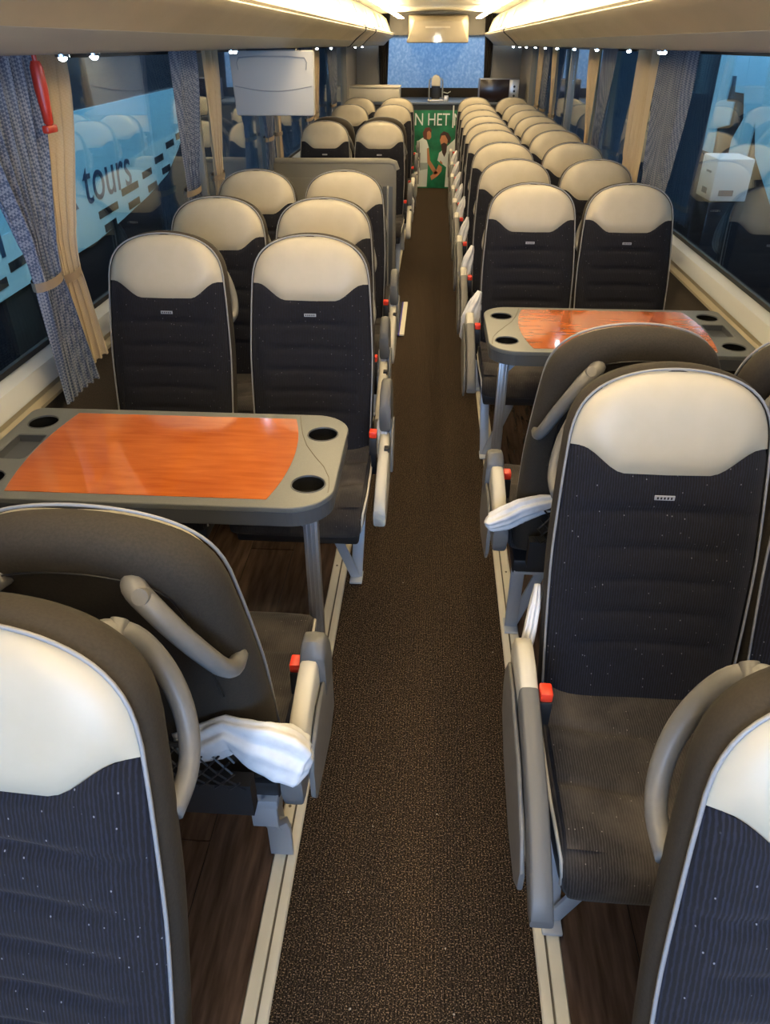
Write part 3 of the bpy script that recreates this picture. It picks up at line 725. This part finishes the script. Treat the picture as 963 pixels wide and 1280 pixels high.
bag([((.225, 3.30, .68), .010, .012), ((.205, 3.28, .63), .022, .03), ((.185, 3.27, .56), .026, .04), ((.172, 3.27, .47), .020, .03), ((.170, 3.28, .41), .010, .012)],
    'white plastic bag on the aisle arm of the first row beyond the right table', 4)
for i, y in enumerate(RY[1:8]):
    x = .188
    bag([((x + .035, y - .10, .70), .010, .012), ((x + .015, y - .12, .64), .022, .03), ((x - .002, y - .13, .56), .024, .035), ((x - .012, y - .12, .48), .014, .018)],
        'white plastic bag on the aisle arm of the %s row beyond the right table' % ORD[i + 1], 5 + i)
for i, (y, nm) in enumerate(((2.35, 'first row beyond the left table'), (3.0, 'second row beyond the left table'), (3.73, 'third row beyond the left table'), (6.35, 'row behind the grey partition'), (8.2, 'second last row on the left'))):
    x = -.148 if i == 0 else -.19
    bag([((x + .005, y - .155, .60), .012, .012), ((x + .012, y - .17, .56), .024, .022), ((x + .012, y - .20, .50), .022, .030), ((x, y - .22, .45), .012, .014)],
        'white plastic bag low on the aisle arm of the ' + nm, 20 + i)

# ------------------------------------------------------------------ curtains
def curtain(sgn, yt, hwt, ytie, hwtie, ztie, yb, hwb, zb, mt, label, n=6, xo=1.085, seed=0, straight=False):
    amp0 = .020
    def fn(a, b):
        z = 1.596 + (zb - 1.596) * b; tt = (1.596 - ztie) / (1.596 - zb)
        if b < tt:
            t = b / tt; t2 = t * t * (3 - 2 * t) if not straight else t; yc = yt + (ytie - yt) * t2; hw = hwt + (hwtie - hwt) * t2 ** 1.3
        else:
            t = (b - tt) / (1 - tt); t2 = t ** .8; yc = ytie + (yb - ytie) * t2; hw = hwtie + (hwb - hwtie) * t2
        uu = -1 + 2 * a; ph = n * 2 * pi * a + seed
        am = amp0 * (1 if b < .8 * tt else .8) * (.75 + .3 * sin(5 * a + 3 * b + seed))
        bu = -.008 * uu * uu; am *= 1 - .35 * max(0, (b - tt) / (1 - tt))
        return (sgn * (xo + am * sin(ph + .5 * sin(3 * b)) + bu), yc + uu * hw + .006 * sin(ph * 2 + b * 2), z)
    o = tag(MB().grid(fn, n * 12, 40).build('window_curtain', mt, ang=180), label, 'curtain', 'tied window curtains')
    if not straight:
        pts = []
        for k in range(17):
            a = 2 * pi * k / 16; pts.append((sgn * (xo + (.030) * sin(a)), ytie + (hwtie + .008) * cos(a), ztie + .004 * cos(a)))
        MB().loft([[Vector(p) + Vector((0, 0, d)) for d in (-.012, .012)] for p in pts], close=False).build('tieback', 'tieback', o)
    return o
curtain(-1, 1.93, .20, 1.93, .060, 1.08, 1.97, .105, .74, 'curtain_blue', 'blue grey patterned curtain left of the near left window pillar, tied', 6, 1.045)
curtain(-1, 2.235, .15, 2.11, .060, 1.05, 2.14, .105, .76, 'curtain_cream', 'cream curtain right of the near left window pillar, tied with a tan strap', 5, 1.075, 1)
curtain(-1, 3.62, .17, 3.50, .085, 1.06, 3.53, .12, .87, 'curtain_blue', 'blue grey curtain at the second left window pillar', 5, 1.100, 2)
curtain(-1, 4.02, .14, 3.95, .07, 1.06, 3.95, .09, .87, 'curtain_cream', 'cream curtain at the second left window pillar', 4, 1.100, 3)
curtain(-1, 5.25, .24, 5.28, .10, 1.10, 5.28, .15, .87, 'curtain_blue', 'blue grey curtain below the grey monitor', 5, 1.100, 4)
curtain(-1, 5.66, .13, 5.60, .06, 1.10, 5.60, .08, .87, 'curtain_cream', 'cream curtain below the grey monitor', 4, 1.100, 5)
curtain(-1, 7.0, .30, 7.05, .16, 1.08, 7.05, .2, .87, 'curtain_blue', 'blue grey curtain right of the grey monitor', 6, 1.100, 6)
curtain(-1, 7.55, .20, 7.42, .09, 1.08, 7.42, .12, .87, 'curtain_cream', 'cream curtain right of the grey monitor', 4, 1.100, 7)
curtain(-1, 8.75, .28, 8.75, .16, 1.08, 8.75, .2, .87, 'curtain_blue', 'blue grey curtain at the last left window pillar', 6, 1.100, 8)
curtain(1, 4.00, .30, 4.00, .20, .95, 3.98, .20, .87, 'curtain_blue', 'blue grey curtain at the near right window pillar', 5, 1.100, 1)
curtain(1, 4.53, .19, 4.50, .19, .95, 4.48, .17, .87, 'curtain_cream', 'wide cream curtain at the near right window pillar', 5, 1.095, 2, True)
curtain(1, 5.52, .22, 5.60, .12, 1.00, 5.60, .14, .87, 'curtain_blue', 'blue grey curtain at the second right window pillar', 5, 1.100, 3)
curtain(1, 6.00, .20, 5.92, .09, 1.00, 5.92, .12, .87, 'curtain_cream', 'cream curtain at the second right window pillar', 4, 1.100, 4)
curtain(1, 8.05, .16, 7.95, .10, 1.05, 7.95, .12, .87, 'curtain_cream', 'cream curtain before the third right window pillar from the tail', 4, 1.100, 5)
curtain(1, 8.65, .24, 8.70, .14, 1.05, 8.70, .18, .87, 'curtain_blue', 'blue grey curtain at the last right window pillar', 5, 1.100, 6)
curtain(1, 9.25, .14, 9.20, .08, 1.05, 9.20, .12, .87, 'curtain_cream', 'cream curtain at the last right window pillar', 4, 1.100, 7)
for x0_, x1_, nm in ((-.83, -.66, 'left'), (.60, .74, 'right')):
    def fn(a, b, x0_=x0_, x1_=x1_): return (x0_ + (x1_ - x0_) * (.5 + (a - .5) * (1 - .45 * b)), 11.56 + .02 * sin(a * 26), 1.96 - .90 * b)
    o = tag(MB().grid(fn, 30, 8).build('window_curtain', 'shell_fabric', ang=180), 'narrow dark curtain at the %s edge of the tail window' % nm, 'curtain')

# emergency hammer beside the near left curtains
hm = tag(empty('emergency_hammer', (-1.005, 2.06, 1.51)), 'red emergency hammer holder hanging between the near left curtains', 'hammer')
MB().loft([[(.022 * cos(t) * w, .020 * sin(t) * w, z) for t in [2 * pi * k / 12 for k in range(12)]] for z, w in ((.11, .8), (.09, 1.2), (.02, 1.25), (-.04, 1.0), (-.09, .9), (-.10, .5))]).build('holder', 'red_plastic', hm)
MB().box(-.014, .014, -.045, .045, -.125, -.098).build('hammer_head', 'red_plastic', hm, bevel=.006)
MB().tube([(0, 0, .11), (0, 0, .135)], .010, 10).build('mount', 'red_plastic', hm)

hm.scale = (.62, .62, .68)
# ------------------------------------------------------------------ folded monitor under the left rack
mo = tag(empty('monitor', (-.80, 4.05, 1.46)), 'grey flip down monitor hanging under the left luggage rack', 'monitor')
MB().prism([(-.205, .135), (.205, .135), (.200, -.02), (.195, -.14), (-.195, -.14), (-.200, -.02)], 'y', -.015, .02).build('casing', 'monitor_grey', mo, bevel=.008)
MB().tube([(-.19 + .38 * k / 16, -.0165, -.012 - .022 * sin(pi * k / 16)) for k in range(17)], .0022, 5).build('casing_groove', 'rack_grey', mo)
MB().tube([(-.165, -.016, .055), (-.170, -.0165, .085), (-.160, -.017, .105), (-.08, -.017, .110), (.08, -.017, .110), (.160, -.017, .105), (.170, -.0165, .085), (.165, -.016, .055)], .003, 5).build('handle_groove', 'rack_grey', mo)
MB().box(-.12, .12, -.01, .02, .13, .142).build('hinge', 'dark_plastic', mo, bevel=.003)

# ------------------------------------------------------------------ partition and stair mat
pt = tag(empty('partition', (0, 5.35, 0)), 'grey partition with a vertical hand rail in front of the left rear seats', 'partition')
MB().prism([(-1.10, .02), (-.262, .02), (-.262, .90), (-.275, .935), (-.31, .945), (-1.10, .94)], 'y', 0, .05).build('panel', 'partition_grey', pt, bevel=.008)
MB().box(-1.06, -.40, -.006, 0.0, .10, .85).build('raised_field', 'partition_grey', pt, bevel=.004)
MB().box(-.352, -.283, -.0035, .0, .14, .80).build('rail_recess', 'table_skirt', pt, bevel=.0015)
MB().tube([(-.316, .0, .80), (-.316, -.022, .79), (-.316, -.024, .70), (-.316, -.024, .20), (-.316, -.022, .14), (-.316, 0, .13)], .0065, 8).build('hand_rail', 'silver', pt)
MB().tube([(-1.09, .024, .945), (-.31, .024, .948), (-.275, .024, .938), (-.262, .024, .90)], .026, 10).build('top_roll', 'partition_grey', pt)
mt = tag(empty('stair_mat', (0, 4.6, .0)), 'navy stair cover mat with a white edge strip in front of the partition', 'mat')
MB().box(-.80, -.205, 0, .72, .0102, .018).build('mat', 'navy_mat', mt, bevel=.002)
MB().box(-.204, -.196, 0, .72, .0102, .018).build('blue_line', 'mat_blue', mt, smooth=False)
MB().box(-.195, -.165, 0, .72, .0102, .019).build('edge_strip', 'mat_white', mt, smooth=False)

# ------------------------------------------------------------------ tail: counter, poster, machines
ct = tag(empty('counter', (0, 10.48, 0)), 'dark kitchen counter across the tail of the coach', 'counter')
MB().box(-1.10, 1.10, 0, 1.05, .0102, .975).build('carcass', 'counter_side', ct, smooth=False)
MB().box(-1.11, 1.11, -.02, 1.05, .976, 1.0).build('worktop', 'counter_top', ct, bevel=.003)
for x0_, x1_ in ((-1.08, -.30), (.32, 1.08)): MB().box(x0_, x1_, -.012, .0, .04, .95).build('cupboard_door', 'counter_side', ct, bevel=.003)
cb = tag(empty('cabinet', (-.81, 10.55, 1.0005)), 'low beige cabinet on the left end of the counter', 'cabinet')
MB().box(-.33, .33, 0, .45, 0, .15).build('body', 'cream_plastic', cb, bevel=.02, seg=3)
MB().box(-.335, .335, -.005, .455, .151, .170).build('lid', 'cream_plastic', cb, bevel=.006)
# poster
po = tag(empty('poster', (0, 10.455, .46)), 'green poster with two players in white shirts and white lettering on the counter front', 'poster')
MB().box(-.285, .30, 0, .010, -.455, .455).build('sheet', 'poster_green', po, smooth=False)
MB().box(-.30, .315, .001, .012, -.4495, -.44).build('bottom_frame', 'black', po, smooth=False)
RX = Matrix.Rotation(radians(90), 4, 'X')
text('lettering', 'N HET N', .200, 'poster_white', po, (-.283, -.001, .285), RX @ Matrix.Diagonal((.80, 1, 1, 1)), .0008, space=.98)
def flat(name, pts, mtn, par, y):
    return MB().prism(pts, 'y', y, -.0002 if y < 0 else 0).build(name, mtn, par, smooth=False)
# woman at the left: shirt, arm, head, hair, bun
pl = link('player', MB().prism([(-.255, .05), (-.215, .115), (-.165, .145), (-.115, .11), (-.085, .03), (-.09, -.12), (-.10, -.44), (-.245, -.44), (-.235, -.15)], 'y', -.0016, -.0004).mesh('player', 'shirt_white', smooth=False), po)
flat('arm', [(-.11, .02), (-.085, .03), (-.065, -.12), (.02, -.235), (.045, -.27), (.0, -.295), (-.10, -.15)], 'skin_print', pl, -.0026)
flat('hair', [(-.155, .13), (-.17, .20), (-.14, .255), (-.09, .265), (-.055, .235), (-.065, .16), (-.10, .12)], 'hair_print', pl, -.0020)
flat('face', [(-.115, .135), (-.115, .21), (-.085, .225), (-.062, .20), (-.058, .15), (-.082, .12)], 'skin_print', pl, -.0027)
flat('shorts_shadow', [(-.235, -.15), (-.09, -.15), (-.092, -.22), (-.24, -.25)], 'shirt_shade', pl, -.0022)
# man at the right bending towards her
pm = link('player', MB().prism([(.28, .16), (.20, .09), (.12, .02), (.05, -.03), (.03, -.12), (.09, -.16), (.15, -.20), (.14, -.44), (.28, -.44)], 'y', -.0016, -.0004).mesh('player', 'shirt_white', smooth=False), po)
flat('hair', [(.05, .13), (.06, .19), (.10, .22), (.16, .20), (.20, .14), (.18, .08)], 'beard_print', pm, -.0020)
flat('face', [(.055, .12), (.075, .17), (.12, .175), (.155, .12), (.15, .05), (.11, .03), (.07, .06)], 'skin_print', pm, -.0026)
flat('beard', [(.07, .07), (.11, .09), (.15, .07), (.145, -.02), (.12, -.08), (.09, -.03)], 'beard_print', pm, -.0030)
flat('arm', [(.07, -.12), (.10, -.15), (.09, -.25), (.04, -.31), (-.04, -.36), (-.055, -.31), (.02, -.24)], 'skin_print', pm, -.0026)
flat('sleeve_band', [(.03, -.12), (.10, -.17), (.10, -.20), (.03, -.155)], 'green_print', pm, -.0032)
# coffee machine
cm = tag(empty('coffee_machine', (-.02, 10.75, 1.0005)), 'silver and black coffee machine standing on the counter', 'coffee machine')
MB().box(-.10, .10, -.13, .14, 0, .022).build('drip_tray', 'silver', cm, bevel=.005)
MB().box(-.055, .055, -.02, .13, .023, .24).build('body', 'black', cm, bevel=.012)
MB().prism([(-.058, .17), (.058, .17), (.058, .235), (.04, .275), (0, .292), (-.04, .275), (-.058, .235)], 'y', -.11, .13).build('brew_head', 'cream_plastic', cm, bevel=.01)
for s in (-1, 1): MB().tube([(s * .085, .0, .022), (s * .085, .0, .23), (s * .06, .0, .255)], .009, 8).build('side_post', 'silver', cm)
MB().box(.105, .165, -.07, .05, .0, .06).build('cup_shelf', 'silver', cm, bevel=.006)
MB().tube([(.10, -.02, .10), (.15, -.05, .09), (.19, -.05, .11)], .006, 6).build('lever', 'silver', cm)
pn = tag(empty('microwave', (.78, 10.60, 1.0005)), 'black fronted microwave with silver control panel on the counter', 'microwave')
MB().box(-.25, .25, 0, .36, .012, .25).build('casing', 'oven_side', pn, bevel=.006)
MB().box(-.245, .12, -.018, -.001, .015, .245).build('door', 'oven_black', pn, bevel=.004)
MB().box(.125, .245, -.012, -.001, .015, .245).build('control_panel', 'silver', pn, bevel=.003)
for dz in (.07, .12, .17): MB().cyl((.185, -.012, dz), .014, -.008, 12, axis='y').build('knob', 'dark_plastic', pn)
for dx in (-.22, .22): MB().box(dx - .02, dx + .02, .03, .33, 0, .012).build('foot', 'dark_plastic', pn, smooth=False)
for k, (x, z) in enumerate(((.36, 0), (.44, 0))):
    pass
tag(MB().box(.205, .222, 10.452, 10.470, .72, .97).build('hanging_tag', 'poster_white', smooth=False), 'white strip hanging over the poster from the counter edge', 'strip')

# ------------------------------------------------------------------ outside: yard, neighbouring coaches
struct(MB().box(-14, 14, -8, 24, -1.3, -1.25).build('ground', 'asphalt', smooth=False), 'dark yard surface')
struct(MB().box(-6, 6, 15.2, 15.3, -1.25, 5).build('wall_backdrop', 'backdrop_blue', smooth=False), 'pale blue wall added behind the tail as daylight for its window')  # added wall, its blue stands in for daylight beyond the tail window
RYZ = Matrix.Rotation(radians(90), 4, 'Z') @ Matrix.Rotation(radians(90), 4, 'X')      # text reading along +Y seen from -X... flipped below
# left neighbour, its flank at X=-2.1
nb = tag(empty('neighbour_coach', (-2.1, 0, 0)), 'sky blue and dark coach parked outside the left windows', 'coach')
MB().box(-2.4, -.02, -3, 7.6, -1.0, 2.1).build('body', 'neighbour_dark', nb, bevel=.06)
def sidepoly(name, pts, mtn, par, x0, x1): return MB().prism(pts, 'x', x0, x1).build(name, mtn, par, smooth=False)
sidepoly('blue_panel', [(1.5, 1.24), (4.5, 1.29), (6.93, 1.33), (6.85, 1.15), (6.70, 1.02), (6.45, .90), (6.1, .76), (5.6, .68), (5.05, .62), (4.6, .58), (4.2, .58), (1.5, .50)], 'neighbour_blue', nb, -.015, -.004)
sidepoly('pale_panel', [(2.2, .78), (4.3, .86), (5.1, .93), (5.9, 1.0), (6.72, 1.04), (6.45, .90), (6.1, .76), (5.6, .68), (5.05, .62), (4.6, .58), (2.2, .54)], 'box_white', nb, -.004, -.002).data.materials[0] = MATS['neighbour_pale'] if 'neighbour_pale' in MATS else mat('neighbour_pale', (0.33, 0.62, 0.78), .4)
# small stepped squares along the lower edge
sq = MB().prism([(0, 0), (.20, .01), (.20, .055), (0, .045)], 'x', -.002, .001).mesh('square_mark', 'neighbour_dark', smooth=False)
for y, z, sx in ((6.15, .93, 1), (5.85, .86, 1), (6.42, .965, .9), (5.55, .80, 1), (5.62, .70, 1), (5.98, .77, 1), (5.2, .655, 1.1), (4.75, .60, 1), (4.70, .69, 1.6), (5.12, .755, 1.6), (3.9, .62, 1), (3.55, .66, 1.1), (3.3, .60, 1)):
    q = link('square_mark', sq, nb, (0, y, z)); q.scale = (1, sx, 1)
MR = Matrix(((0, 0, 1, 0), (1, 0, 0, 0), (0, 1, 0, 0), (0, 0, 0, 1)))       # local x -> +Y, local y -> +Z, facing +X
text('lettering', '& tours', .36, 'neighbour_navy', nb, (-.0005, 4.22, .80), MR, .0012, space=1.02, shear=.12)
text('lettering', 'm', .42, 'neighbour_navy', nb, (-.0005, 3.25, .74), MR, .0012)
# right neighbour, its flank at X=2.1
nr = tag(empty('neighbour_coach', (2.1, 0, 0)), 'dark coach with large slanted sky blue letters outside the right windows', 'coach')
MB().box(.02, 2.4, -3, 8.6, -1.0, 2.1).build('body', 'neighbour_dark', nr, bevel=.06)
def rp(name, pts, mtn='neighbour_blue', d=0): return sidepoly(name, pts, mtn, nr, .004 - d, .015)
rp('letter_stroke', [(6.50, 1.80), (6.47, .92), (6.24, .92), (6.26, 1.09), (6.02, 1.13), (6.02, 1.276), (6.19, 1.27), (6.17, 1.43), (6.07, 1.43), (6.04, 1.335), (5.86, 1.335), (5.97, 1.80)])
rp('letter_stroke', [(5.95, 1.80), (5.60, 1.80), (5.30, 1.60), (5.00, 1.25), (4.70, .80), (4.86, .72), (5.25, .92), (5.40, 1.0), (5.54, 1.19), (5.56, .76), (5.88, .76), (5.89, 1.05), (5.76, 1.19), (5.86, 1.34)])
rp('letter_stroke', [(4.55, 1.8), (4.9, 1.8), (4.45, .85), (4.15, .75), (4.1, .9)])
rp('letter_stroke', [(7.15, 1.8), (7.45, 1.8), (7.35, 1.28), (7.05, 1.28)])
rp('letter_stroke', [(3.2, 1.8), (3.9, 1.8), (3.75, .8), (3.1, .7)])

# white box added outside, standing in for a box reflected in the right glass
bxo = tag(empty('carton', (1.55, 4.55, -1.25)), 'white carton with dark print, added outside for a reflection in the near right window', 'carton')
bxo.location = (1.66, 4.62, -1.25)
MB().box(-.10, .10, -.13, .13, 0, 2.12).build('added_stand', 'neighbour_dark', bxo, bevel=.01)  # added stand that lifts the reflection's carton to window height
MB().box(-.10, .10, -.13, .13, 2.121, 2.34).build('carton_body', 'box_white', bxo, bevel=.008)
MB().box(-.103, -.1001, -.05, .03, 2.15, 2.18).build('print_mark', 'neighbour_navy', bxo, smooth=False)
MB().box(-.103, -.1001, -.06, .02, 2.26, 2.27).build('print_mark', 'neighbour_navy', bxo, smooth=False)
MB().box(-.06, .02, -.133, -.1301, 2.15, 2.18).build('print_mark', 'neighbour_navy', bxo, smooth=False)
